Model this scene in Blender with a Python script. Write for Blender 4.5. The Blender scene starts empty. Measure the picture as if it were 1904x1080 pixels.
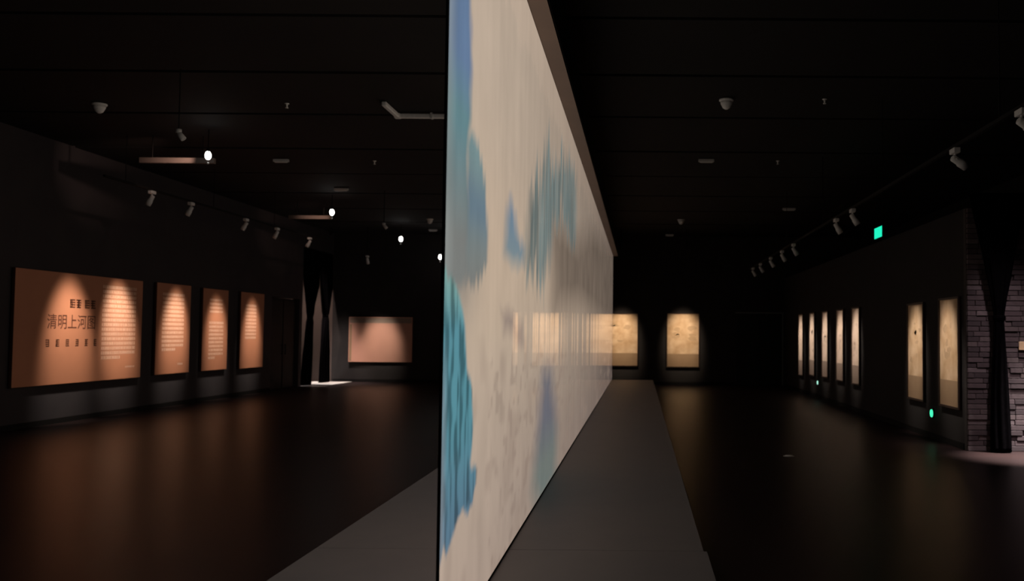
import bpy, bmesh, math, random
import numpy as np
from mathutils import Vector, Matrix

scene = bpy.context.scene
COL = scene.collection
R = math.radians

# ------------------------------------------------------------------ camera
cam_data = bpy.data.cameras.new('camera')
cam = bpy.data.objects.new('camera', cam_data)
COL.objects.link(cam)
cam.matrix_world = (Matrix.Translation((0, 0, 1.6))
                    @ Matrix.Rotation(R(90 + 2.43), 4, 'X')
                    @ Matrix.Rotation(R(0.5), 4, 'Z'))
cam_data.sensor_fit = 'HORIZONTAL'
cam_data.sensor_width = 36.0
cam_data.lens = 36.0 * 1700.0 / 1904.0
cam_data.shift_x = -238.0 / 1904.0
cam_data.shift_y = 10.0 / 1904.0
cam_data.clip_end = 200
cam_data.dof.use_dof = True
cam_data.dof.focus_distance = 7.0
cam_data.dof.aperture_fstop = 2.2
scene.camera = cam

# ------------------------------------------------------------------ world, exposure
world = bpy.data.worlds.new('world')
scene.world = world
world.use_nodes = True
wb = world.node_tree.nodes['Background']
wb.inputs[0].default_value = (0.8, 0.75, 0.8, 1)
wb.inputs[1].default_value = 0.002
vs = scene.view_settings
vs.view_transform = 'Standard'
vs.look = 'None'
vs.exposure = 0.0
vs.gamma = 1.0
vs.use_curve_mapping = False

# main dimensions (metres; camera at the origin, +Y runs along the screen)
XL, XR, YB, HC = -9.95, 4.65, 29.6, 4.8
XO, XS, YF = 7.5, -14.0, -4.0        # outer shell
SCR = -0.84

# ------------------------------------------------------------------ materials
def srgb(r, g, b):
    f = lambda c: (c / 255 / 12.92) if c / 255 <= .04045 else ((c / 255 + .055) / 1.055) ** 2.4
    return (f(r), f(g), f(b), 1)


def material(name, col, rough=.6, spec=.5, noise=None, bump=0.0, metal=0.0, emit=None, strength=0):
    """principled; noise = (scale, second colour, optional stretch)"""
    m = bpy.data.materials.new(name)
    m.use_nodes = True
    nt = m.node_tree
    p = nt.nodes['Principled BSDF']
    c4 = tuple(col) + ((1,) if len(col) == 3 else ())
    p.inputs['Base Color'].default_value = c4
    p.inputs['Roughness'].default_value = rough
    p.inputs['Specular IOR Level'].default_value = spec
    p.inputs['Metallic'].default_value = metal
    if noise or bump:
        tc = nt.nodes.new('ShaderNodeTexCoord')
        mp = nt.nodes.new('ShaderNodeMapping')
        nt.links.new(tc.outputs['Object'], mp.inputs[0])
        if noise and len(noise) > 2:
            mp.inputs['Scale'].default_value = noise[2]
        tx = nt.nodes.new('ShaderNodeTexNoise')
        tx.inputs['Scale'].default_value = noise[0] if noise else 40
        tx.inputs['Detail'].default_value = 5
        nt.links.new(mp.outputs[0], tx.inputs['Vector'])
        if noise:
            rp = nt.nodes.new('ShaderNodeValToRGB')
            rp.color_ramp.elements[0].position = .35
            rp.color_ramp.elements[1].position = .68
            rp.color_ramp.elements[0].color = c4
            rp.color_ramp.elements[1].color = tuple(noise[1]) + ((1,) if len(noise[1]) == 3 else ())
            nt.links.new(tx.outputs['Fac'], rp.inputs[0])
            nt.links.new(rp.outputs[0], p.inputs['Base Color'])
        if bump:
            bp = nt.nodes.new('ShaderNodeBump')
            bp.inputs['Strength'].default_value = bump
            bp.inputs['Distance'].default_value = .01
            nt.links.new(tx.outputs['Fac'], bp.inputs['Height'])
            nt.links.new(bp.outputs[0], p.inputs['Normal'])
    if emit:
        p.inputs['Emission Color'].default_value = tuple(emit) + (1,)
        p.inputs['Emission Strength'].default_value = strength
    return m


M = {}
M['floor'] = material('dark_polished_floor', (.022, .0125, .012), .36, .15, (1.3, (.017, .0105, .0105)))
M['ceiling'] = material('black_ceiling', (.009, .008, .0085), .8, .2, (.7, (.012, .0105, .011)))
M['wall'] = material('charcoal_wall', (.031, .026, .030), .8, .3, (2.0, (.037, .031, .034)), .1)
M['wall_end'] = material('black_end_wall', (.022, .019, .019), .85, .2, (2.0, (.026, .022, .022)))
M['wall_dark'] = material('black_wall', (.012, .011, .011), .85, .2, (2.0, (.015, .014, .014)))
M['wall_warm'] = material('brown_grey_wall', (.075, .055, .05), .8, .3, (1.5, (.09, .062, .055)))
M['black'] = material('matt_black_metal', (.006, .005, .005), .8, .15, (30, (.008, .007, .007)))
M['door'] = material('black_door', (.005, .005, .005), .7, .3, (8, (.007, .006, .006)))
M['bar'] = material('dark_brown_bar', (.12, .092, .08), .7, .2, (10, (.13, .1, .088)))
M['frame_grey'] = material('grey_door_frame', (.11, .11, .105), .5, .5, (12, (.14, .14, .13)))
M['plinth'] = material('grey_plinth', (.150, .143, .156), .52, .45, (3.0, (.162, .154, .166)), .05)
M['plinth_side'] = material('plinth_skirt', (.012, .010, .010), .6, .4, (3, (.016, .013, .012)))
M['soffit'] = material('brown_soffit', (.30, .225, .195), .7, .3, (2, (.34, .25, .21)))
M['lamp_grey'] = material('pale_lamp_housing', (.55, .55, .55), .5, .5, (25, (.62, .62, .62)))
M['white_plastic'] = material('white_plastic', (.75, .74, .73), .5, .5, (25, (.8, .8, .8)))
M['grey_metal'] = material('grey_metal', (.42, .42, .43), .5, .5, (18, (.48, .48, .48)))
M['board'] = material('orange_board', (.47, .19, .105), .55, .35, (1.6, (.52, .21, .115)))
M['board_edge'] = material('dark_red_board_edge', (.05, .015, .01), .6, .4, (9, (.06, .02, .012)))
M['board_pale'] = material('pink_tan_board', (.52, .26, .19), .55, .4, (1.6, (.56, .28, .2)))
M['text_pale'] = material('pale_print', (.95, .62, .46), .6, .3, (14, (.98, .66, .5)))
M['text_dark'] = material('dark_brown_print', (.085, .026, .014), .6, .3, (14, (.11, .035, .018)))
M['picture'] = material('aged_picture', (.62, .43, .28), .6, .3, (3.4, (.42, .26, .14)))
M['picture_b'] = material('faded_picture', (.62, .46, .37), .6, .3, (2.6, (.47, .34, .25)))
M['caption'] = material('brown_caption_band', (.27, .17, .10), .6, .3, (3, (.31, .2, .12)))
M['caption_b'] = material('dull_caption_band', (.24, .17, .135), .6, .3, (3, (.28, .2, .16)))
M['blot'] = material('faint_brown_ink', (.45, .30, .185), .6, .3, (6, (.40, .26, .15)))
M['blot_b'] = material('faint_grey_ink', (.44, .32, .25), .6, .3, (6, (.40, .29, .22)))
M['frame'] = material('dark_wood_frame', (.018, .009, .006), .5, .4, (12, (.028, .013, .009)))
M['curtain'] = material('black_drape', (.0016, .0014, .0016), 1.0, 0, (20, (.0022, .0018, .0022)))
M['mortar'] = material('dark_mortar', (.045, .037, .037), .9, .2, (20, (.06, .05, .05)), .3)
M['light_pool'] = material('light_pool_pale', (.50, .46, .44), .5, .4, (4, (.55, .51, .48)))  # paler than the floor around it, to carry the bright patch of light
M['lens'] = material('lamp_lens', (.8, .8, .8), .3, .5, None, 0, 0, (1, .85, .68), 4)
M['bulb'] = material('lit_bulb', (.9, .9, .9), .3, .5, None, 0, 0, (1, .97, .92), 12)
M['exit'] = material('green_exit_face', (.02, .3, .2), .4, .5, None, 0, 0, (.012, .80, .47), 1.15)
M['guide'] = material('green_guide_lens', (.02, .3, .2), .4, .5, None, 0, 0, (.05, .72, .38), 1.5)
M['guide_b'] = material('pale_green_guide_lens', (.2, .5, .4), .4, .5, None, 0, 0, (.45, .95, .75), 1.0)
M['plaque'] = material('tan_plaque', (.55, .36, .22), .6, .3, (8, (.6, .4, .25)))


def brick_material():
    m = bpy.data.materials.new('purple_grey_brick')
    m.use_nodes = True
    nt = m.node_tree
    p = nt.nodes['Principled BSDF']
    oi = nt.nodes.new('ShaderNodeObjectInfo')
    rp = nt.nodes.new('ShaderNodeValToRGB')
    e = rp.color_ramp.elements
    e[0].color = (.055, .036, .041, 1)
    e[1].color = (.20, .15, .162, 1)
    k = e.new(.5); k.color = (.12, .082, .090, 1)
    k = e.new(.8); k.color = (.14, .10, .102, 1)
    nt.links.new(oi.outputs['Random'], rp.inputs[0])
    tx = nt.nodes.new('ShaderNodeTexNoise')
    tx.inputs['Scale'].default_value = 4
    tc = nt.nodes.new('ShaderNodeTexCoord')
    nt.links.new(tc.outputs['Object'], tx.inputs['Vector'])
    mx = nt.nodes.new('ShaderNodeMix'); mx.data_type = 'RGBA'; mx.blend_type = 'MULTIPLY'
    mx.inputs['Factor'].default_value = .6
    nt.links.new(rp.outputs[0], mx.inputs['A'])
    nt.links.new(tx.outputs['Fac'], mx.inputs['B'])
    nt.links.new(mx.outputs['Result'], p.inputs['Base Color'])
    bp = nt.nodes.new('ShaderNodeBump'); bp.inputs['Strength'].default_value = .4
    nt.links.new(tx.outputs['Fac'], bp.inputs['Height'])
    nt.links.new(bp.outputs[0], p.inputs['Normal'])
    p.inputs['Roughness'].default_value = .85
    return m


M['brick'] = brick_material()


def screen_material(strength=1.0, name='glowing_picture'):
    m = bpy.data.materials.new(name)
    m.use_nodes = True
    nt = m.node_tree
    p = nt.nodes['Principled BSDF']
    at = nt.nodes.new('ShaderNodeAttribute'); at.attribute_name = 'picture'
    tc = nt.nodes.new('ShaderNodeTexCoord')
    mp = nt.nodes.new('ShaderNodeMapping'); mp.inputs['Scale'].default_value = (1, 1.6, .9)
    nt.links.new(tc.outputs['Object'], mp.inputs[0])
    tx = nt.nodes.new('ShaderNodeTexNoise'); tx.inputs['Scale'].default_value = 2.6; tx.inputs['Detail'].default_value = 3
    nt.links.new(mp.outputs[0], tx.inputs['Vector'])
    mr = nt.nodes.new('ShaderNodeMapRange')
    mr.inputs['From Min'].default_value = .3; mr.inputs['From Max'].default_value = .7
    mr.inputs['To Min'].default_value = .95; mr.inputs['To Max'].default_value = 1.03
    nt.links.new(tx.outputs['Fac'], mr.inputs['Value'])
    mx = nt.nodes.new('ShaderNodeMix'); mx.data_type = 'RGBA'; mx.blend_type = 'MULTIPLY'
    mx.inputs['Factor'].default_value = 1
    nt.links.new(at.outputs['Color'], mx.inputs['A'])
    nt.links.new(mr.outputs['Result'], mx.inputs['B'])
    nt.links.new(mx.outputs['Result'], p.inputs['Emission Color'])
    p.inputs['Emission Strength'].default_value = strength
    p.inputs['Base Color'].default_value = (.02, .02, .02, 1)
    p.inputs['Roughness'].default_value = .07
    p.inputs['Specular IOR Level'].default_value = .30
    mp2 = nt.nodes.new('ShaderNodeMapping'); mp2.inputs['Scale'].default_value = (0, 1.3, .04)
    nt.links.new(tc.outputs['Object'], mp2.inputs[0])
    wv = nt.nodes.new('ShaderNodeTexNoise'); wv.inputs['Scale'].default_value = 1.0; wv.inputs['Detail'].default_value = 2
    nt.links.new(mp2.outputs[0], wv.inputs['Vector'])
    bp = nt.nodes.new('ShaderNodeBump'); bp.inputs['Strength'].default_value = .55; bp.inputs['Distance'].default_value = .025
    nt.links.new(wv.outputs['Fac'], bp.inputs['Height'])
    nt.links.new(bp.outputs[0], p.inputs['Normal'])
    return m


M['screen'] = screen_material()
M['screen_rear'] = screen_material(1.9, 'glowing_rear_picture')  # unseen rear face, glow raised to brighten the plinth on that side

# ------------------------------------------------------------------ helpers
def bm_box(bm, x0, x1, y0, y1, z0, z1, bevel=0):
    vs_ = [bm.verts.new((x, y, z)) for x in (x0, x1) for y in (y0, y1) for z in (z0, z1)]
    q = [(0, 1, 3, 2), (4, 6, 7, 5), (0, 4, 5, 1), (2, 3, 7, 6), (0, 2, 6, 4), (1, 5, 7, 3)]
    fs = [bm.faces.new([vs_[i] for i in f]) for f in q]
    if bevel:
        es = list({e for f in fs for e in f.edges})
        bmesh.ops.bevel(bm, geom=es, offset=bevel, segments=1, affect='EDGES')


def bm_lathe(bm, prof, seg=16, mat=None):
    """prof: (radius, z) list; closed at both ends"""
    mat = mat or Matrix()
    rings = []
    for r, z in prof:
        rings.append([bm.verts.new(mat @ Vector((r * math.cos(2 * math.pi * i / seg), r * math.sin(2 * math.pi * i / seg), z))) for i in range(seg)])
    for a, b in zip(rings, rings[1:]):
        for i in range(seg):
            j = (i + 1) % seg
            bm.faces.new((a[i], a[j], b[j], b[i]))
    bm.faces.new(list(reversed(rings[0])))
    bm.faces.new(rings[-1])


def bm_rod(bm, p, q, r, seg=8):
    p, q = Vector(p), Vector(q)
    d = q - p
    mat = Matrix.Translation(p) @ d.to_track_quat('Z', 'Y').to_matrix().to_4x4()
    bm_lathe(bm, [(r, 0), (r, d.length)], seg, mat)


def link(name, me, parent=None):
    o = bpy.data.objects.new(name, me)
    COL.objects.link(o)
    if parent:
        o.parent = parent
    return o


def mesh(name, bm, mat, parent=None, smooth=False):
    bmesh.ops.recalc_face_normals(bm, faces=bm.faces[:])
    me = bpy.data.meshes.new(name)
    bm.to_mesh(me)
    bm.free()
    me.materials.append(M[mat] if isinstance(mat, str) else mat)
    if smooth:
        for f in me.polygons:
            f.use_smooth = True
    return link(name, me, parent)


def box(name, x0, x1, y0, y1, z0, z1, mat, parent=None, bevel=0):
    bm = bmesh.new()
    bm_box(bm, x0, x1, y0, y1, z0, z1, bevel)
    return mesh(name, bm, mat, parent)


def boxes(name, lst, mat, parent=None, bevel=0):
    bm = bmesh.new()
    for b in lst:
        bm_box(bm, *b, bevel)
    return mesh(name, bm, mat, parent)


def lathe(name, prof, mat, parent=None, seg=16, mtx=None, smooth=True):
    bm = bmesh.new()
    bm_lathe(bm, prof, seg, mtx)
    o = mesh(name, bm, mat, parent)
    if smooth:
        for f in o.data.polygons:
            f.use_smooth = len(f.vertices) == 4
    return o


def thing(name, loc, label, cat, rz=0, group=None):
    o = bpy.data.objects.new(name, None)
    COL.objects.link(o)
    o.location = loc
    o.rotation_euler = (0, 0, rz)
    o.empty_display_size = .1
    tag(o, label, cat, group)
    return o


def tag(o, label, cat, group=None):
    o['label'] = label
    o['category'] = cat
    if group:
        o['group'] = group


def struct(o, label=None):
    o['kind'] = 'structure'
    if label:
        o['label'] = label
    return o


def spot_light(name, parent, loc, target, watts, deg, colour=(1, .86, .70), blend=1.0, size=.03):
    """loc and target in the parent's local frame (parents are never scaled)"""
    ld = bpy.data.lights.new(name, 'SPOT')
    ld.energy = watts
    ld.spot_size = R(deg)
    ld.spot_blend = blend
    ld.color = colour
    ld.shadow_soft_size = size
    o = bpy.data.objects.new(name, ld)
    COL.objects.link(o)
    o.parent = parent
    o.location = loc
    o.rotation_euler = (Vector(target) - Vector(loc)).to_track_quat('-Z', 'Y').to_euler()
    return o


# ------------------------------------------------------------------ room shell
struct(box('floor', XS, XO, YF, YB + .2, -.1, 0, 'floor'), 'dark polished brown floor of the exhibition hall')

ceil = box('ceiling', XS, XO, YF, YB + .2, HC + .05, HC + .15, 'wall_dark')
struct(ceil, 'black ceiling of wide boards running across the hall')
seams = [YF, -1.6, .8, 2.95, 5.05, 7.1, 9.15, 11.2, 13.38, 15.9, 18.4, 21.0, 23.6, 26.4, YB]
rng = random.Random(4)
for a, b in zip(seams, seams[1:]):
    dz = rng.uniform(0, .012)
    box('ceiling_board', XS, XO, a + .05, b - .05, HC + dz, HC + .06, 'ceiling', ceil)

# left wall: solid run, dark door, curtained opening by the back corner
wl = boxes('wall_left', [(XL - .2, XL, YF, 24.72, 0, HC + .05),
                         (XL - .2, XL, 24.72, 26.72, 2.55, HC + .05),
                         (XL - .2, XL, 26.72, 26.95, 0, HC + .05),
                         (XL - .2, XL, 26.95, YB, 4.12, HC + .05)], 'wall')
struct(wl, 'charcoal wall carrying the orange text panels')
struct(boxes('wall_back', [(XL, XO, YB, YB + .2, 0, HC + .05)], 'wall_end'), 'dark end wall of the hall')
struct(box('wall_side_room', XS, XL, YB, YB + .2, 0, HC + .05, 'wall_warm'), 'brown-grey wall seen between the tied curtains')
struct(boxes('wall_side_room_end', [(XS - .2, XS, 24, YB + .2, 0, HC + .05), (XS, XL - .2, 24, 24.2, 0, HC + .05)], 'wall_dark'))
wr = box('wall_right', XR, XR + .15, 13.12, YB, 0, 3.45, 'wall_end')
struct(wr, 'low charcoal partition carrying the tall pictures')
struct(box('wall_outer', XO, XO + .2, YF, YB + .2, 0, HC + .05, 'wall_dark'))
struct(box('wall_front', XL, XO, YF - .2, YF, 0, HC + .05, 'wall_dark'))
struct(boxes('baseboard_left', [(XL, XL + .012, YF, 24.68, 0, .09)], 'black'))
struct(boxes('baseboard_back', [(XL + .05, 3.1, YB - .012, YB, 0, .09)], 'black'))
struct(boxes('baseboard_right', [(XR - .012, XR, 13.12, YB - .02, 0, .09)], 'black'))

# door in the left wall
d1 = box('door_1', XL - .15, XL - .10, 24.74, 26.70, .005, 2.53, 'door')
struct(d1, 'black double door beside the last orange text panel')
for y0, y1 in ((24.78, 25.69), (25.75, 26.66)):
    box('door_leaf', XL - .10, XL - .08, y0, y1, .02, 2.48, 'door', d1, .004)
for y in (25.6, 25.84):
    bm = bmesh.new()
    bm_rod(bm, (XL - .04, y, .95), (XL - .04, y, 1.25), .012)
    bm_rod(bm, (XL - .08, y, .98), (XL - .04, y, .98), .008)
    bm_rod(bm, (XL - .08, y, 1.22), (XL - .04, y, 1.22), .008)
    mesh('handle', bm, 'black', d1)
# portal at the far right of the back wall: black leaves, thin grey frame on top and right
d2 = box('door_2', 3.14, 4.60, YB - .03, YB, .005, 2.32, 'door')
struct(d2, 'black double door with thin grey frame in the far corner')
box('door_frame_head', 3.10, 4.64, YB - .06, YB - .0, 2.32, 2.355, 'frame_grey', d2)
box('door_frame_jamb', 4.60, 4.635, YB - .06, YB - .0, 0, 2.32, 'frame_grey', d2)
for x0, x1 in ((3.16, 3.86), (3.88, 4.59)):
    box('door_leaf', x0, x1, YB - .05, YB - .03, .02, 2.30, 'door', d2, .004)

# added pale slab standing in for the pool of light in the curtained opening
struct(box('pool_slab_1', -10.45, -9.25, 26.98, 29.5, 0, .012, 'light_pool', None, .003), 'pale floor slab standing in for the pool of light under the tied curtains')

# brick return wall at the end of the right partition
bw = box('wall_brick', XR, XO, 13.02, 13.12, 0, 3.45, 'mortar')
struct(bw, 'purple-grey brick wall behind the black curtain')
bm = bmesh.new()
bm_box(bm, -.5, .5, -.5, .5, -.5, .5)
bmesh.ops.bevel(bm, geom=bm.edges[:], offset=.05, segments=1, affect='EDGES')
bmesh.ops.recalc_face_normals(bm, faces=bm.faces[:])
brick_me = bpy.data.meshes.new('brick')
bm.to_mesh(brick_me)
bm.free()
brick_me.materials.append(M['brick'])
rng = random.Random(11)
rows, x_cut = 47, 5.86
rh = 3.45 / rows
stuff = bmesh.new()
for r in range(rows):
    x = XR + .004 - (0 if r % 2 else rng.uniform(.04, .10))
    while x < XO - .02:
        ln = rng.choice((.17, .22, .27, .33))
        x0, x1 = max(x, XR + .004), min(x + ln, XO - .004)
        dp = rng.uniform(.018, .045)
        if x1 - x0 > .03:
            if x0 < x_cut:
                b = link('brick', brick_me, bw)
                b.location = ((x0 + x1) / 2, 13.02 - dp / 2 + .004, (r + .5) * rh)
                b.scale = (x1 - x0 - .008, dp + .01, rh - .009)
            else:
                bm_box(stuff, x0 + .004, x1 - .004, 13.02 - dp, 13.03, r * rh + .0045, (r + 1) * rh - .0045)
        x += ln
o = mesh('brickwork', stuff, 'brick', bw)
o['kind'] = 'stuff'

# ------------------------------------------------------------------ plinth and glowing screen
pl = thing('display_plinth', (-.83, 5.0, 0), 'long low grey plinth carrying the tall glowing screen', 'plinth')
px0, px1 = -2.09 + .83, .43 + .83
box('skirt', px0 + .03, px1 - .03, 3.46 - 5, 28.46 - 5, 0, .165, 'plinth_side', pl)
box('deck', px0, px1, 6.0 - 5, 28.5 - 5, .165, .2, 'plinth', pl, .004)
box('deck', px0 - .0, px1 + .022, 3.42 - 5, 5.997 - 5, .165, .2, 'plinth', pl, .004)

Y0, Y1, Z0, Z1 = 3.92, 28.2, .215, 4.02


def poly_mask(py, pz, poly, soft):
    """soft inside mask; the along-screen axis is compared on a log scale"""
    ly = np.log(py) * 3.0
    pts = [(math.log(a) * 3.0, b) for a, b in poly]
    inside = np.zeros(py.shape, bool)
    dist = np.full(py.shape, 1e9)
    for (ax, az), (bx, bz) in zip(pts, pts[1:] + pts[:1]):
        c = (az > pz) != (bz > pz)
        with np.errstate(divide='ignore', invalid='ignore'):
            xi = (bx - ax) * (pz - az) / (bz - az if bz != az else 1e-9) + ax
        inside ^= c & (ly < xi)
        ex, ez = bx - ax, bz - az
        t = np.clip(((ly - ax) * ex + (pz - az) * ez) / (ex * ex + ez * ez + 1e-12), 0, 1)
        dist = np.minimum(dist, np.hypot(ly - ax - t * ex, pz - az - t * ez))
    s = np.where(inside, dist, -dist)
    return np.clip(.5 + s / (2 * soft), 0, 1)


def vnoise(u, v, seed):
    """smooth value noise in numpy"""
    r = np.random.RandomState(seed)
    g = r.rand(64, 64)
    iu, iv = np.floor(u).astype(int), np.floor(v).astype(int)
    fu, fv = u - iu, v - iv
    fu, fv = fu * fu * (3 - 2 * fu), fv * fv * (3 - 2 * fv)
    a = g[iu % 64, iv % 64]; b = g[(iu + 1) % 64, iv % 64]
    c = g[iu % 64, (iv + 1) % 64]; d = g[(iu + 1) % 64, (iv + 1) % 64]
    return (a * (1 - fu) + b * fu) * (1 - fv) + (c * (1 - fu) + d * fu) * fv


CLIFF = [(3.5, 3.6), (4.38, 3.6), (4.41, 3.23), (4.46, 2.92), (4.44, 2.61), (4.40, 2.43), (4.47, 2.18), (4.45, 1.91), (4.30, 1.8), (3.5, 1.78)]
PEAK = [(4.42, 2.54), (4.54, 2.63), (4.66, 2.55), (4.82, 2.48), (4.93, 2.39), (5.0, 2.19), (4.99, 1.98), (4.72, 1.84), (4.40, 1.86), (4.42, 2.17)]
MOUND = [(3.5, 1.86), (3.93, 1.85), (4.13, 1.84), (4.27, 1.75), (4.39, 1.62), (4.46, 1.42), (4.6, 1.3), (4.65, 1.11), (4.59, .96), (4.76, .88), (4.76, .78), (4.58, .72), (4.29, .74), (4.15, .66), (3.97, .65), (3.5, .6)]
CONE = [(5.64, 2.1), (5.75, 2.35), (5.86, 2.47), (6.07, 2.39), (6.24, 2.26), (6.6, 2.22), (6.58, 2.1), (6.05, 2.06)]
RANGE = [(6.7, 2.12), (6.8, 2.4), (6.96, 2.82), (7.55, 2.93), (7.87, 3.09), (8.31, 3.36), (8.74, 3.26), (9.31, 3.45), (9.84, 3.44), (10.42, 3.51), (11.23, 3.8), (11.83, 3.64), (11.86, 2.87), (10.7, 2.74), (9.72, 2.87), (8.82, 2.72), (8.54, 2.36), (7.91, 2.07), (7.29, 2.12)]
SCRUB = [(8.61, 2.62), (9.72, 2.81), (11.78, 2.79), (15.62, 3.36), (27.07, 3.9), (28.5, 3.8), (28.5, 2.0), (12.98, 2.07), (8.94, 1.81)]
BLOT = [(5.56, 1.73), (5.96, 1.74), (6.57, 1.66), (6.64, 1.52), (6.24, 1.53), (5.97, 1.61), (5.66, 1.61)]
POOL = [(8.01, 1.27), (8.69, 1.25), (9.05, .97), (9.46, .61), (9.3, .1), (7.8, .1), (7.31, .41), (7.64, .8)]


def paint(y, z):
    """a generic blue-green hill landscape on tan silk: picture colours shown on the screen, with far-end dimming mixed in"""
    L = lambda r, g, b: np.array(srgb(r, g, b)[:3])
    ly = np.log(y)
    wob = (vnoise(ly * 40, z * 9, 1) - .5)
    yw = y * (1 + .012 * wob)
    zw = z + .05 * (vnoise(ly * 60, z * 5, 2) - .5)
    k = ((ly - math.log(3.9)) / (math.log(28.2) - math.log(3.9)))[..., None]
    col = L(193, 174, 155) * (1 - k) + L(84, 74, 68) * k  # far end dimmed in the colour, standing in for screen falloff at grazing view
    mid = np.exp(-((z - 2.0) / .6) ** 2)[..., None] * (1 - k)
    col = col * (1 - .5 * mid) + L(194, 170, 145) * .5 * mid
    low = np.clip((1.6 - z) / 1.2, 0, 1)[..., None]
    col = col * (1 - .7 * low) + (L(162, 143, 131) * (1 - k) + L(74, 64, 63) * k) * .7 * low  # lower silk, with the same painted dimming towards the far end

    def lay(mask, c):
        nonlocal col
        mm = mask[..., None]
        col = col * (1 - mm) + c * mm
    # speckle of dry brush on the lower silk
    sp = vnoise(ly * 55, z * 14, 3) * np.clip((1.9 - z) / .5, 0, 1) * np.clip((ly - 1.5) * 6, 0, 1)
    lay(np.clip((sp - .62) * 1.6, 0, .34), L(126, 108, 98))
    sp2 = vnoise(ly * 22, z * 5, 8) * np.clip((1.95 - z) / .5, 0, 1)
    lay(np.clip((sp2 - .55) * 1.2, 0, .38), L(140, 122, 110))
    # grey wash beside the cliff
    g = np.exp(-((ly - math.log(4.2)) / .10) ** 2 - ((z - 1.95) / .28) ** 2)
    lay(.85 * np.clip(g, 0, 1), L(112, 112, 110))
    # cliff: blue top, teal middle, grey foot
    m = poly_mask(yw, zw, CLIFF, .035)
    t = np.clip((z - 1.85) / 1.3, 0, 1)[..., None]
    s = np.clip((t - .60) / .2, 0, 1)
    c = L(98, 130, 136) * (1 - s) + L(98, 120, 150) * s
    s2 = np.clip((.55 - t) / .4, 0, 1)
    c = c * (1 - s2) + L(117, 119, 116) * s2
    edge = np.clip((4.12 - y) / .22, 0, 1)[..., None]
    c = c * (1 - .65 * edge) + L(138, 143, 140) * .65 * edge
    lay(m, c * (.9 + .2 * vnoise(ly * 30, z * 3, 4))[..., None])
    m = poly_mask(yw, zw + .10 * (vnoise(ly * 90, z * .5, 33) - .5), PEAK, .03)
    t = np.clip((z - 1.85) / .75, 0, 1)[..., None]
    c = L(117, 119, 116) * (1 - t) + L(108, 138, 142) * t
    d = np.exp(-((z - 2.25) / .14) ** 2)[..., None]
    c = c * (1 - .7 * d) + L(86, 112, 132) * .7 * d
    lay(m * .95, c)
    # turquoise mound with darker dabs, bluer foot
    m = poly_mask(yw, zw + .05 * (vnoise(ly * 70, z * 6, 35) - .5), MOUND, .018)
    t = np.clip((z - .7) / .5, 0, 1)[..., None]
    c = L(84, 114, 134) * (1 - t) + L(86, 138, 150) * t
    rim = np.clip((z - 1.62) / .2, 0, 1)[..., None]
    c = c * (1 - rim) + L(116, 156, 152) * rim
    dab = .65 * vnoise(ly * 110, z * 4.5, 5) + .35 * vnoise(ly * 60, z * 9, 25)
    c = c * (1 - np.clip((dab - .44) * 2.6, 0, .55))[..., None]
    edge = np.clip((4.04 - y) / .10, 0, 1)[..., None] * np.clip((1.6 - z) / .3, 0, 1)[..., None]
    c = c * (1 - .5 * edge) + L(142, 150, 158) * .5 * edge
    lay(m, c)
    m = poly_mask(yw, zw, CONE, .07)
    t = np.clip((z - 2.05) / .4, 0, 1)[..., None]
    lay(m * .9, L(112, 132, 138) * (1 - t) + L(88, 120, 146) * t)
    # far scrub, then the hill range
    m = poly_mask(yw, zw, SCRUB, .25)
    c = L(98, 86, 76)[None, None, :] * (.82 + .4 * vnoise(ly * 45, z * 2.5, 6))[..., None]
    lay(m * .85, c)
    m = poly_mask(yw * (1 + .01 * vnoise(ly * 90, z * 2, 9)), zw + .55 * (vnoise(ly * 130, z * .3, 31) - .45), RANGE, .09)
    vn = vnoise(ly * 95, z * 1.6, 7)
    c = (L(101, 117, 117)[None, None, :] * (.62 + .60 * vn)[..., None])
    lay(m * (.75 + .25 * np.clip(vnoise(ly * 60, z * 3, 12) * 1.6, 0, 1)) * .9, c)
    lay(poly_mask(yw, zw, BLOT, .06) * .6, L(120, 106, 104))
    m = poly_mask(yw, zw, POOL, .16)
    t = np.clip((z - .45) / .4, 0, 1)[..., None]
    lay(m * .9, L(96, 108, 105) * (1 - t) + L(88, 93, 106) * t)
    # thin vertical brush streaks
    st = .96 + .05 * vnoise(ly * 75, z * .35, 10) + .05 * vnoise(ly * 22, z * .5, 15)
    return np.clip(col * st[..., None], 0, 1)


def picture_face(name, x, ny, nz, parent, flip):
    inv = np.linspace(1 / Y0, 1 / Y1, ny)
    ys = 1 / inv
    zs = np.linspace(Z0, Z1, nz)
    yy, zz = np.meshgrid(ys, zs, indexing='ij')
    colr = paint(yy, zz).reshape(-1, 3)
    co = np.stack([np.full(yy.size, x), yy.ravel(), zz.ravel()], 1)
    i = np.arange(ny * nz).reshape(ny, nz)
    a, b, c, d = i[:-1, :-1].ravel(), i[1:, :-1].ravel(), i[1:, 1:].ravel(), i[:-1, 1:].ravel()
    q = np.stack([a, d, c, b] if flip else [a, b, c, d], 1)
    me = bpy.data.meshes.new(name)
    me.from_pydata(co.tolist(), [], q.tolist())
    at = me.attributes.new('picture', 'FLOAT_COLOR', 'POINT')
    at.data.foreach_set('color', np.concatenate([colr, np.ones((len(colr), 1))], 1).astype(np.float32).ravel())
    me.materials.append(M['screen_rear' if flip else 'screen'])
    for f in me.polygons:
        f.use_smooth = True
    return link(name, me, parent)


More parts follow.
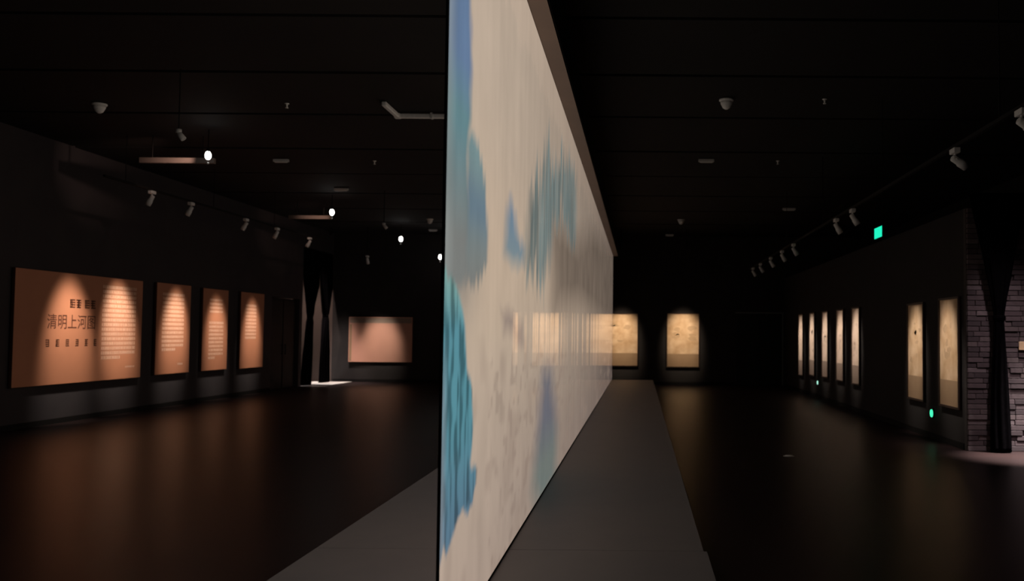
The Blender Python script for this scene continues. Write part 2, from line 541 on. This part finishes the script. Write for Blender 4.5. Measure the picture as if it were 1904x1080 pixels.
sc = thing('display_screen', (0, 0, .2), 'tall glowing screen showing blue-green hills on tan silk', 'screen')
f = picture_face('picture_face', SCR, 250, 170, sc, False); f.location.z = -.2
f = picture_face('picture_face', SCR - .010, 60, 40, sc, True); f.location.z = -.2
box('backing_sheet', SCR - .009, SCR - .001, Y0, Y1, Z0 - .2, Z1 - .2, 'black', sc)
box('end_post', SCR - .011, SCR + .001, Y0 - .016, Y0 - .001, 0, Z1 - .2 + .02, 'black', sc)
box('end_post', SCR - .011, SCR + .001, Y1 + .001, Y1 + .016, 0, Z1 - .2 + .02, 'black', sc)
box('bottom_rail', SCR - .011, SCR + .001, Y0, Y1, 0, Z0 - .2, 'black', sc)
box('header_soffit', SCR - .155, SCR + .145, 3.86, 28.3, Z1 - .2 + .003, Z1 - .2 + .02, 'soffit', sc)
box('header_beam', SCR - .165, SCR + .155, 3.85, 28.31, Z1 - .2 + .021, Z1 - .2 + .42, 'black', sc)
for y in (5, 10, 16, 22, 27):
    bm = bmesh.new()
    bm_rod(bm, (SCR, y, Z1 + .2), (SCR, y, HC - .2 + .01), .02)
    mesh('hanger_rod', bm, 'black', sc)

# ------------------------------------------------------------------ panels
def quad_block(bm, u0, u1, v0, v1, n):
    vs_ = [bm.verts.new(p) for p in ((u0, n, v0), (u1, n, v0), (u1, n, v1), (u0, n, v1))]
    bm.faces.new(vs_)


def glyph(bm, u, v, w, h, rng, n, dense=False):
    """one small block character made of strokes, lower left corner u, v"""
    t = h * .17
    for k in range(4 if dense else 3):
        vv = v + (h - t) * k / (3 if dense else 2)
        a, b = rng.uniform(0, .12), rng.uniform(.88, 1)
        quad_block(bm, u + w * a, u + w * b, vv, vv + t, n)
    for k in range(2):
        uu = u + w * rng.choice((.05, .3, .45, .6, .8))
        quad_block(bm, uu, uu + w * .16, v, v + h, n)


def text_lines(parent, rows_, seed=0, mat='text_pale', n=-.0528):
    """rows_: (u0, u1, v_centre, glyph height) in the panel's frame"""
    bm = bmesh.new()
    rng = random.Random(seed)
    for u0, u1, v, h in rows_:
        w = h * .95
        u = u0
        while u + w <= u1 + 1e-6:
            glyph(bm, u, v - h / 2, w, h, rng, n)
            u += w * 1.14
    o = mesh('printed_text', bm, mat, parent)
    o['kind'] = 'stuff'
    return o


def text_mesh(s, parent, u, v, size, mat, name, n=-.0528):
    cu = bpy.data.curves.new('t', 'FONT')
    cu.body = s
    cu.size = size
    cu.offset = size * .007
    to = bpy.data.objects.new('t', cu)
    COL.objects.link(to)
    bpy.context.view_layer.update()
    me = bpy.data.meshes.new_from_object(to.evaluated_get(bpy.context.evaluated_depsgraph_get()))
    bpy.data.objects.remove(to)
    me.transform(Matrix.Rotation(R(90), 4, 'X'))
    me.materials.clear()
    me.materials.append(M[mat])
    o = link(name, me, parent)
    o.location = (u, n, v)
    return o


SIDES = {'left': R(90), 'right': R(-90), 'back': 0}


def panel(side, centre, width, z0, z1, label, group, mat='board', name='text_panel', cat='panel'):
    rz = SIDES[side]
    loc = {'left': (XL + .021, centre, z0), 'right': (XR - .021, centre, z0), 'back': (centre, YB - .021, z0)}[side]
    t = thing(name, loc, label, cat, rz, group)
    h = z1 - z0
    box('board', -width / 2, width / 2, -.05, 0, 0, h, 'board_edge', t, .003)
    box('printed_face', -width / 2 + .006, width / 2 - .006, -.052, -.049, .006, h - .006, mat, t)
    return t, h


# large title panel
g = 'orange text panels on the charcoal wall'
p1, h = panel('left', (14.43 + 18.15) / 2, 3.72, .67, 2.58, 'widest orange panel with dark title characters and lines of text', g)
c1 = (14.43 + 18.15) / 2
U = lambda y: y - c1
V = lambda z: z - .67
rows_ = []
for k in range(16):
    v = 2.40 - k * (2.40 - 1.09) / 15
    rows_.append((U(16.80), U(17.93) if k < 15 else U(17.42), V(v), .052))
rows_.append((U(17.60), U(17.95), V(.90), .03))
text_lines(p1, rows_, 3)
for k, ch in enumerate('清明上河图'):
    text_mesh(ch, p1, U(15.24 + k * .275), V(1.635), .27, 'text_dark', 'title_character')
rng = random.Random(5)
for u0, cnt in ((15.84, 2), (16.26, 2)):
    for k in range(cnt):
        bm = bmesh.new()
        glyph(bm, 0, 0, .155, .15, rng, 0, True)
        o = mesh('heading_character', bm, 'text_dark', p1)
        o.location = (U(u0 + k * .175), -.0528, V(1.98))
for k in range(6):
    bm = bmesh.new()
    glyph(bm, 0, 0, .10, .125, rng, 0, True)
    o = mesh('subtitle_character', bm, 'text_dark', p1)
    o.location = (U(15.22 + k * .268), -.0528, V(1.31))

p2, h = panel('left', 19.39, 1.42, .69, 2.59, 'orange text panel next to the title panel, fourteen pale text lines', g)
text_lines(p2, [(-.47, .44 if k < 13 else .1, 2.36 - .69 - k * .089, .052) for k in range(14)] + [(.2, .44, .2, .035)], 7)
p3, h = panel('left', 21.3, 1.27, .69, 2.575, 'orange text panel with a short upper and longer lower text block', g)
text_lines(p3, [(-.32, .36, 2.32 - .69 - k * .09, .045) for k in range(4)] + [(-.32, .42 if k < 9 else .05, 1.79 - .69 - k * .09, .052) for k in range(10)], 9)
p4, h = panel('left', 23.33, 1.40, .67, 2.58, 'orange text panel nearest the black double door, text above bare lower half', g)
text_lines(p4, [(-.42, .26, 2.25 - .67 - k * .09, .05) for k in range(10)], 13)
# wide panel on the end wall beyond the curtains
p5, h = panel('back', -8.36, 2.06, .64, 2.10, 'wide plain orange-tan panel on the end wall beside the tied curtains', None, 'board_pale')
box('pale_top_strip', -1.0, 1.0, -.054, -.051, h - .2, h - .03, 'caption_b', p5)
box('dull_side_strip', -1.0, -.93, -.054, -.051, .04, h - .24, 'caption', p5)


def picture(side, centre, width, z0, z1, label, group, mat, cap, seed):
    rz = SIDES[side]
    loc = {'right': (XR, centre, z0), 'back': (centre, YB, z0)}[side]
    t = thing('picture_panel', loc, label, 'picture', rz, group)
    h = z1 - z0
    fw = .03
    boxes('picture_frame', [(-width / 2 - fw, width / 2 + fw, -.05, 0, -fw, 0), (-width / 2 - fw, width / 2 + fw, -.05, 0, h, h + fw),
                            (-width / 2 - fw, -width / 2, -.05, 0, 0, h), (width / 2, width / 2 + fw, -.05, 0, 0, h)], 'frame', t)
    box('backing', -width / 2, width / 2, -.03, 0, 0, h, 'frame', t)
    box('picture_sheet', -width / 2, width / 2, -.034, -.031, h * .24, h, mat, t)
    box('caption_band', -width / 2, width / 2, -.036, -.031, 0, h * .24, cap, t)
    # faint brushwork: darker blots and stems on the sheet
    rng = random.Random(seed)
    bm = bmesh.new()
    for k in range(7):
        cx, cz = rng.uniform(-.3, .3) * width, h * rng.uniform(.36, .8)
        rx, rz2 = width * rng.uniform(.05, .16), h * rng.uniform(.015, .05)
        vs_ = []
        for a in range(10):
            q = rng.uniform(.6, 1.2)
            vs_.append(bm.verts.new((cx + rx * q * math.cos(a * .628), -.0345, cz + rz2 * q * math.sin(a * .628))))
        bm.faces.new(vs_)
    mesh('brushwork', bm, 'blot' if cap == 'caption' else 'blot_b', t)['kind'] = 'stuff'
    return t


g = 'tall pale pictures on the partition'
rp = [(13.66, .82, .585, 2.165, 'tall tan picture at the partition end beside the brick wall', 'picture', 'caption'),
      (15.31, .84, .58, 2.14, 'tall pinkish picture above the green guide light, second from brick wall', 'picture', 'caption'),
      (19.56, .66, .60, 2.20, 'first narrow pale picture in the row of five beyond the bare wall', 'picture_b', 'caption_b'),
      (21.10, .70, .60, 2.20, 'second narrow pale picture in the row of five on the partition', 'picture_b', 'caption_b'),
      (22.80, .70, .60, 2.20, 'middle narrow pale picture in the row of five on the partition', 'picture_b', 'caption_b'),
      (24.52, .72, .57, 2.21, 'fourth narrow pale picture in the row of five, past the far guide light', 'picture_b', 'caption_b'),
      (26.23, .70, .50, 2.21, 'last narrow pale picture in the row of five, nearest the end wall', 'picture_b', 'caption_b')]
for i, (c, w, z0, z1, lb, mt, cp) in enumerate(rp):
    picture('right', c, w, z0, z1, lb, g, mt, cp, 30 + i)
g = 'two bright pictures on the end wall'
picture('back', -.63, 1.12, .60, 2.27, 'bright tan picture on the end wall, half hidden behind the screen end', g, 'picture', 'caption', 50)
picture('back', 1.40, 1.02, .58, 2.29, 'bright tan picture alone on the end wall between screen and black door', g, 'picture', 'caption', 51)

# ------------------------------------------------------------------ track lights
def track_spot(loc, target, watts, deg, label, group, housing='lamp_grey', colour=(1, .86, .70), scale=1.0, soft=.12):
    """a thing at the top of its mount: adapter, yoke, tilted can with rim, lens and the lamp itself"""
    t = thing('track_spotlight', loc, label, 'spotlight', 0, group)
    s = scale
    d = (Vector(target) - Vector(loc)).normalized()
    box('adapter', -.035 * s, .035 * s, -.075 * s, .075 * s, -.055 * s, 0, housing, t, .006 * s)
    piv = Vector((0, 0, -.115 * s))
    bm = bmesh.new()
    bm_rod(bm, (0, 0, -.05 * s), piv, .012 * s)
    side = d.cross(Vector((0, 0, 1))).normalized()
    bm_rod(bm, piv - side * .045 * s, piv + side * .045 * s, .010 * s)
    mesh('yoke', bm, housing, t)
    mtx = Matrix.Translation(piv - d * .04 * s) @ d.to_track_quat('Z', 'Y').to_matrix().to_4x4()
    can = lathe('lamp_can', [(.022 * s, 0), (.036 * s, .01 * s), (.038 * s, .09 * s), (.046 * s, .10 * s), (.046 * s, .19 * s), (.041 * s, .19 * s), (.038 * s, .125 * s)], housing, t, 16, mtx)
    lathe('lens', [(.034 * s, .126 * s), (.034 * s, .130 * s)], 'lens', can, 16, mtx)
    spot_light('lamp', t, piv + d * .20 * s, Vector(target) - Vector(loc), watts, deg, colour, 1.0, soft)
    return t


# left run
HT = 4.01
rail = thing('light_track', (-8.45, 19.5, HT), 'black lighting track along the wall of orange text panels', 'track')
box('rail', -.02, .02, -5.2, 5.2, 0, .035, 'black', rail)
for y in (-4.6, -1.5, 1.5, 4.6):
    bm = bmesh.new()
    bm_rod(bm, (0, y, .03), (0, y, HC - HT + .01), .006)
    mesh('suspension_rod', bm, 'black', rail)
g = 'spotlights over the orange text panels'
W = (1, .88, .74)
for y, ty, tz, w, dg, lb in ((15.72, 15.85, 1.30, 640, 36, 'grey track spotlight lighting the title characters of the widest panel'),
                             (17.10, 17.36, 1.50, 760, 32, 'grey track spotlight lighting the text lines of the widest panel'),
                             (19.50, 19.45, 1.45, 720, 31, 'grey track spotlight over the fourteen-line orange panel'),
                             (21.18, 21.38, 1.30, 560, 31, 'grey track spotlight over the panel with two text blocks'),
                             (23.28, 23.30, 1.35, 600, 30, 'grey track spotlight over the orange panel nearest the black door')):
    track_spot((-8.45, y, HT), (XL, ty, tz), w, dg, lb, g, 'lamp_grey', W)
track_spot((-8.26, 27.6, 3.92), (-8.34, YB, 1.10), 470, 31, 'grey upright spotlight before the plain orange-tan end wall panel', 'spotlights over the orange text panels', 'lamp_grey', W)
box('ceiling_stem', -.012, .012, -.012, .012, 0, HC - 3.92, 'black', bpy.data.objects[[o.name for o in bpy.data.objects if o.name.startswith('track_spotlight')][-1]])

# right run
HR = 3.55
rail = thing('light_track', (3.24, 17.2, HR), 'black lighting track along the partition with tall pictures', 'track')
box('rail', -.02, .02, -10.2, 9.8, 0, .035, 'black', rail)
for y in (-9, -5, -1, 3, 8):
    bm = bmesh.new()
    bm_rod(bm, (0, y, .03), (0, y, HC - HR + .01), .006)
    mesh('suspension_rod', bm, 'black', rail)
g = 'spotlights along the picture partition'
P = (1, .90, .78)
for y, tgt, w, dg, lb in ((7.72, (7.5, 9.0, 1.3), 60, 30, 'grey track spotlight at the bare start of the picture track'),
                          (9.37, (7.5, 10.6, 1.3), 60, 30, 'grey track spotlight hanging ahead of the two tan pictures'),
                          (13.92, (XR, 13.66, 1.25), 330, 32, 'grey track spotlight over the tan picture beside the brick wall'),
                          (15.08, (XR, 15.31, 1.25), 360, 32, 'grey track spotlight over the picture second from the brick wall'),
                          (19.28, (XR, 19.56, 1.40), 430, 30, 'grey track spotlight over the first picture of the row of five'),
                          (20.85, (XR, 21.10, 1.40), 430, 30, 'grey track spotlight over the second picture of the row of five'),
                          (22.65, (XR, 22.80, 1.40), 430, 30, 'grey track spotlight over the middle picture of the row of five'),
                          (24.60, (XR, 24.52, 1.40), 430, 30, 'grey track spotlight over the fourth picture of the row of five'),
                          (26.20, (XR, 26.23, 1.40), 430, 30, 'grey track spotlight over the last picture of the row of five')):
    track_spot((3.24, y, HR), tgt, w, dg, lb, g, 'lamp_grey', P)

# added unseen black spotlights that brighten the end wall pictures
for x, lb in ((-.58, 'added black spotlight for the picture behind the screen end'), (1.40, 'added black spotlight for the picture alone on the end wall')):
    t = track_spot((x, 27.6, 4.5), (x, YB, 1.42), 1000, 27, lb, 'added black spotlights before the end wall', 'black', (1, .82, .60))
    box('ceiling_stem', -.012, .012, -.012, .012, 0, HC - 4.5, 'black', t)


# bright bare lamps on the left, two of them at the end of short cross bars
def bulb_lamp(loc, label, s, aim=None, watts=0):
    t = thing('bulb_lamp', loc, label, 'lamp', 0, 'bright white bulb lamps on the ceiling')
    bm = bmesh.new()
    bm_rod(bm, (0, 0, .10 * s), (0, 0, HC - loc[2] + .01), .008)
    mesh('stem', bm, 'black', t)
    lathe('socket', [(.022 * s, .055 * s), (.03 * s, .06 * s), (.03 * s, .11 * s), (.012 * s, .12 * s)], 'black', t, 14)
    pr = [(.004, -.085), (.030, -.075), (.048, -.045), (.054, -.01), (.046, .028), (.03, .055), (.022, .062)]
    lathe('bulb', [(r * s, z * s) for r, z in pr], 'bulb', t, 16)
    lathe('end_knob', [(.003 * s, -.165 * s), (.018 * s, -.16 * s), (.018 * s, -.135 * s), (.004 * s, -.13 * s)], 'lamp_grey', t, 12)
    lathe('cage_wire', [(.003 * s, -.135 * s), (.003 * s, -.08 * s)], 'black', t, 8)
    if aim:
        spot_light('lamp', t, (-.06 * s, 0, 0), aim, watts, 38, (1, .66, .52), 1.0, .02)
    return t


bulb_lamp((-6.90, 14.46, 4.40), 'brightest white bulb lamp by the cross bar above the title panel', .9, (-.72, .44, .02), 80)
bulb_lamp((-7.21, 21.25, 4.40), 'white bulb lamp by the far cross bar', 1.0, (-.7, .95, .0), 70)
bulb_lamp((-7.10, 27.0, 4.38), 'small white bulb lamp near the end wall, without a cross bar', 1.05)
bulb_lamp((-6.25, 28.5, 3.98), 'lowest white bulb lamp, hanging close to the end wall', 1.1)
for x0, x1, y, lb in ((-8.25, -7.02, 14.95, 'short dark cross bar lit by the brightest bulb lamp'), (-8.6, -7.55, 22.25, 'short dark cross bar lit by the far bulb lamp')):
    t = thing('cross_bar', (x0, y, 4.35), lb, 'bar', 0, 'ceiling cross bars')
    box('bar', .0, x1 - x0, -.04, .04, 0, .09, 'bar', t, .005)
    for u in (.2, x1 - x0 - .2):
        bm = bmesh.new()
        bm_rod(bm, (u, 0, .09), (u, 0, HC - 4.35 + .01), .008)
        mesh('drop_rod', bm, 'black', t)

# ------------------------------------------------------------------ ceiling fittings
def smoke_detector(loc, label, s=1.0):
    t = thing('smoke_detector', loc, label, 'detector', 0, 'pale detectors on the ceiling')
    lathe('base', [(.10 * s, 0), (.10 * s, -.02 * s), (.085 * s, -.03 * s)], 'white_plastic', t, 20)
    lathe('cone', [(.082 * s, -.03 * s), (.078 * s, -.06 * s), (.05 * s, -.115 * s), (.02 * s, -.135 * s)], 'white_plastic', t, 20)


for x, y, lb in ((-7.68, 12.83, 'pale cone detector on the ceiling over the orange panels'),
                 (1.15, 12.29, 'pale cone detector on the ceiling over the plinth, near the tall header'),
                 (-5.93, 25.6, 'small pale detector near the far strip light'),
                 (1.12, 25.24, 'small pale detector on the ceiling far down the plinth')):
    smoke_detector((x, y, HC), lb)
# grey twin-lobed fitting and its fainter far twin
for x, y, z, lb in ((-5.67, 11.11, 4.05, 'dim grey spotlight hanging before the brightest bulb lamp'), (-5.79, 20.54, 4.05, 'faint grey spotlight hanging between the white bulb lamps')):
    t = thing('hanging_spotlight', (x, y, z), lb, 'spotlight', 0, 'unlit hanging spotlights')
    bm = bmesh.new()
    bm_rod(bm, (0, 0, 0), (0, 0, HC - z + .01), .007)
    mesh('stem', bm, 'black', t)
    lathe('mount', [(.02, .02), (.035, .015), (.035, -.03), (.02, -.035)], 'grey_metal', t, 14)
    mtx = Matrix.Translation((.0, 0, -.03)) @ Matrix.Rotation(R(140), 4, 'Y')
    lathe('lamp_can', [(.02, 0), (.032, .01), (.036, .1), (.03, .1)], 'grey_metal', t, 14, mtx)


def sprinkler(loc, label):
    t = thing('sprinkler_head', loc, label, 'sprinkler', 0, 'sprinkler heads on the ceiling')
    lathe('rosette', [(.032, 0), (.032, -.008), (.012, -.014)], 'white_plastic', t, 14)
    lathe('body', [(.012, -.012), (.012, -.045), (.006, -.05)], 'white_plastic', t, 10)
    lathe('deflector', [(.005, -.05), (.022, -.062), (.022, -.066), (.004, -.068)], 'white_plastic', t, 14)


for x, y, lb in ((-4.98, 12.71, 'tiny sprinkler head nearest the bent grey conduit'), (2.47, 12.22, 'tiny sprinkler head in line with the larger detector over the plinth'),
                 (-4.98, 16.96, 'tiny sprinkler head in line with the strip light by the bulb lamps'), (2.50, 16.61, 'faint tiny sprinkler head in line with the strip light over the plinth')):
    sprinkler((x, y, HC), lb)


def strip_light(x0, x1, y, label):
    t = thing('strip_light', ((x0 + x1) / 2, y, HC), label, 'light', 0, 'short unlit strip lights on the ceiling')
    w = (x1 - x0) / 2
    box('body', -w, w, -.03, .03, -.05, 0, 'lamp_grey', t, .006)
    box('diffuser', -w + .02, w - .02, -.02, .02, -.062, -.05, 'white_plastic', t, .004)
    for s in (-1, 1):
        box('end_cap', min(s * w, s * (w + .008)), max(s * w, s * (w + .008)), -.026, .026, -.046, -.004, 'grey_metal', t)


for a, b, y, lb in ((-6.83, -6.56, 16.88, 'short unlit strip light beyond the brightest bulb lamp'), (-6.83, -6.53, 20.25, 'short unlit strip light above the second bulb lamp'),
                    (1.05, 1.32, 16.52, 'short unlit strip light on the ceiling over the plinth'), (3.56, 3.87, 22.8, 'short unlit strip light near the track of the tall pictures'),
                    (-6.55, -6.30, 28.2, 'faint strip light close to the lowest bulb lamp'), (.80, 1.05, 29.0, 'faint strip light close to the end wall over the plinth')):
    strip_light(a, b, y, lb)

t = thing('ceiling_conduit', (-3.56, 13.22, HC), 'bent grey conduit on the ceiling beside the screen header', 'conduit')
box('conduit_run', .0, 1.75, -.035, .035, -.075, -.01, 'lamp_grey', t, .012)
bm = bmesh.new()
bm_box(bm, -.035, .035, -.72, .0, -.075, -.01, .012)
o = mesh('conduit_branch', bm, 'lamp_grey', t)
box('corner_box', -.045, .045, -.045, .045, -.08, -.005, 'lamp_grey', t, .01)
for u in (.5, 1.3):
    box('saddle_clip', u - .015, u + .015, -.05, .05, -.08, 0, 'grey_metal', t)

# ------------------------------------------------------------------ exit sign and guide lights
t = thing('exit_sign', (4.43, 16.975, 3.43), 'glowing green exit sign hanging before the picture partition', 'sign')
box('housing', .0, .04, -.28, .28, 0, .22, 'black', t, .006)
box('lit_face', -.004, .0, -.265, .265, .012, .208, 'exit', t)
for y in (-.2, .2):
    bm = bmesh.new()
    bm_rod(bm, (.02, y, .22), (.02, y, HC - 3.43 + .01), .006)
    mesh('hanging_rod', bm, 'black', t)
for y, lb, m, s in ((14.52, 'round green guide light low on the partition between the tan pictures', 'guide', 1.0),
                    (23.78, 'small pale green guide light low on the partition under the narrow pictures', 'guide_b', .8)):
    t = thing('guide_light', (XR, y, .40), lb, 'light', R(-90), 'green guide lights near the floor')
    mtx = Matrix.Rotation(R(90), 4, 'X')
    lathe('bezel', [(.085 * s, 0), (.085 * s, .012), (.07 * s, .02)], 'black', t, 20, mtx)
    lathe('lens', [(.064 * s, .018), (.06 * s, .034), (.03 * s, .044)], m, t, 20, mtx)
t = thing('floor_disc', (2.0, 12.26, 0), 'small pale round disc on the dark floor beside the plinth', 'stud')  # small pale raised disc on the floor
lathe('rim', [(.075, 0), (.075, .004), (.06, .008)], 'grey_metal', t, 20)
lathe('cap', [(.055, .004), (.05, .012), (.02, .016)], 'white_plastic', t, 20)

# plaque on the bricks
t = thing('wall_plaque', (5.42, 12.968, 1.43), 'small tan plaque on the brick wall beside the black curtain', 'plaque')
box('plate', -.05, .05, -.012, .0, 0, .12, 'plaque', t, .003)
for u in (-.035, .035):
    box('screw', u - .004, u + .004, -.015, -.012, .1, .108, 'grey_metal', t)


# ------------------------------------------------------------------ curtains
def curtain(loc, rz, prof, depth, label, group, pleats=9, waist=None, rod=None):
    """prof: (z, u_left, u_right) from top to floor; u runs along the curtain's own width"""
    t = thing('tied_curtain', loc, label, 'curtain', rz, group)
    zs = [p[0] for p in prof]
    n = 56
    bm = bmesh.new()
    rings = []
    seg = pleats * 8
    for i in range(n + 1):
        z = zs[0] + (zs[-1] - zs[0]) * i / n
        u0 = np.interp(-z, [-q for q in zs], [p[1] for p in prof])
        u1 = np.interp(-z, [-q for q in zs], [p[2] for p in prof])
        c, a = (u0 + u1) / 2, (u1 - u0) / 2
        b = min(depth, a * .9)
        ring = []
        for k in range(seg):
            th = 2 * math.pi * k / seg
            f = 1 + .13 * math.cos(pleats * th + 1.5 * math.sin(z * 1.7))
            ring.append(bm.verts.new((c + a * math.cos(th) * min(f, 1.02), b * f * math.sin(th), z)))
        rings.append(ring)
    for p, q in zip(rings, rings[1:]):
        for k in range(seg):
            j = (k + 1) % seg
            bm.faces.new((p[k], p[j], q[j], q[k]))
    bm.faces.new(rings[0]); bm.faces.new(rings[-1])
    mesh('drape', bm, 'curtain', t, True)
    if waist:
        z, c, a = waist
        bm = bmesh.new()
        bm_lathe(bm, [(a * .95, -.04), (a * 1.1, -.03), (a * 1.1, .03), (a * .95, .04)], 20, Matrix.Translation((c, 0, z)))
        mesh('tie_band', bm, 'curtain', t, True)
    if rod:
        bm = bmesh.new()
        bm_rod(bm, (rod[0], 0, rod[2]), (rod[1], 0, rod[2]), .018)
        mesh('curtain_rod', bm, 'black', t)
    return t


# pair in the left opening (their width runs along Y)
g = 'pair of tied curtains in the side doorway'
c0 = 27.6
curtain((XL - .02, c0, .013), R(90), [(4.06, 26.97 - c0, 28.36 - c0), (3.0, 27.12 - c0, 28.32 - c0), (2.4, 27.42 - c0, 27.92 - c0), (2.05, 27.58 - c0, 27.74 - c0),
                                      (1.6, 27.44 - c0, 27.78 - c0), (.9, 27.22 - c0, 27.82 - c0), (.0, 27.03 - c0, 27.78 - c0)], .10,
        'black tied curtain at the double door side of the curtained opening', g, 9, (2.05, .06, .085), (-.62, .76, 4.075))
c0 = 29.0
curtain((XL - .02, c0, .013), R(90), [(4.06, 28.48 - c0, 29.52 - c0), (3.0, 28.52 - c0, 29.54 - c0), (2.4, 28.76 - c0, 29.30 - c0), (2.1, 28.92 - c0, 29.09 - c0),
                                      (1.6, 28.82 - c0, 29.22 - c0), (.9, 28.70 - c0, 29.36 - c0), (.0, 28.60 - c0, 29.42 - c0)], .10,
        'black tied curtain at the end wall side of the curtained opening', g, 9, (2.1, .005, .085), (-.52, .57, 4.075))
# single curtain before the brick wall (its width runs along X)
curtain((5.05, 12.84, 0), 0, [(3.62, -.41, .42), (3.33, -.355, .335), (2.9, -.26, .245), (2.4, -.16, .16), (2.1, -.105, .095), (1.88, -.075, .062), (1.6, -.085, .075),
                              (.9, -.118, .118), (.3, -.135, .145), (.01, -.135, .155)], .085,
        'black curtain tied at the waist before the brick wall', 'curtain before the brick wall', 8, (1.88, -.006, .074), (-.38, .75, 3.63))

# ------------------------------------------------------------------ downlights of the curtained doorways
def downlight(loc, target, watts, deg, label, blend, colour=(1, .93, .88)):
    t = thing('downlight', loc, label, 'spotlight', 0, 'downlights at the curtained doorways')
    d = (Vector(target) - Vector(loc)).normalized()
    lathe('canopy', [(.05, 0), (.05, -.02), (.02, -.025)], 'black', t, 16)
    bm = bmesh.new()
    bm_rod(bm, (0, 0, -.02), (0, 0, -.10), .01)
    mesh('stem', bm, 'black', t)
    mtx = Matrix.Translation((0, 0, -.10)) @ d.to_track_quat('Z', 'Y').to_matrix().to_4x4()
    can = lathe('lamp_can', [(.03, -.03), (.04, -.02), (.045, .1), (.041, .1), (.038, .04)], 'black', t, 16, mtx)
    lathe('lens', [(.034, .041), (.034, .046)], 'lens', can, 16, mtx)
    spot_light('lamp', t, Vector((0, 0, -.10)) + d * .11, Vector(target) - Vector(loc), watts, deg, colour, blend, .15)


downlight((-11.4, 28.2, HC), (-9.75, 28.2, 0), 1300, 42, 'black downlight behind the tied curtains, aimed at the pale floor slab', .6)
downlight((-11.3, 27.4, HC), (-10.2, YB, 1.0), 480, 60, 'black downlight washing the wall behind the tied curtains', 1.0, (1, .8, .68))
downlight((-9.55, 28.1, HC), (-9.62, 29.35, .1), 1300, 30, 'added black downlight brightening the corner by the tied curtains', 1.0, (1, .86, .78))  # added lamp without a visible source, lifts the end wall corner
downlight((6.1, 12.0, HC), (5.35, 12.3, 0), 9500, 27, 'black downlight aimed at the floor before the brick wall', 1.0)
downlight((5.0, 10.9, HC), (5.15, 13.0, .55), 380, 40, 'black downlight washing the brick wall', 1.0, (1, .84, .86))
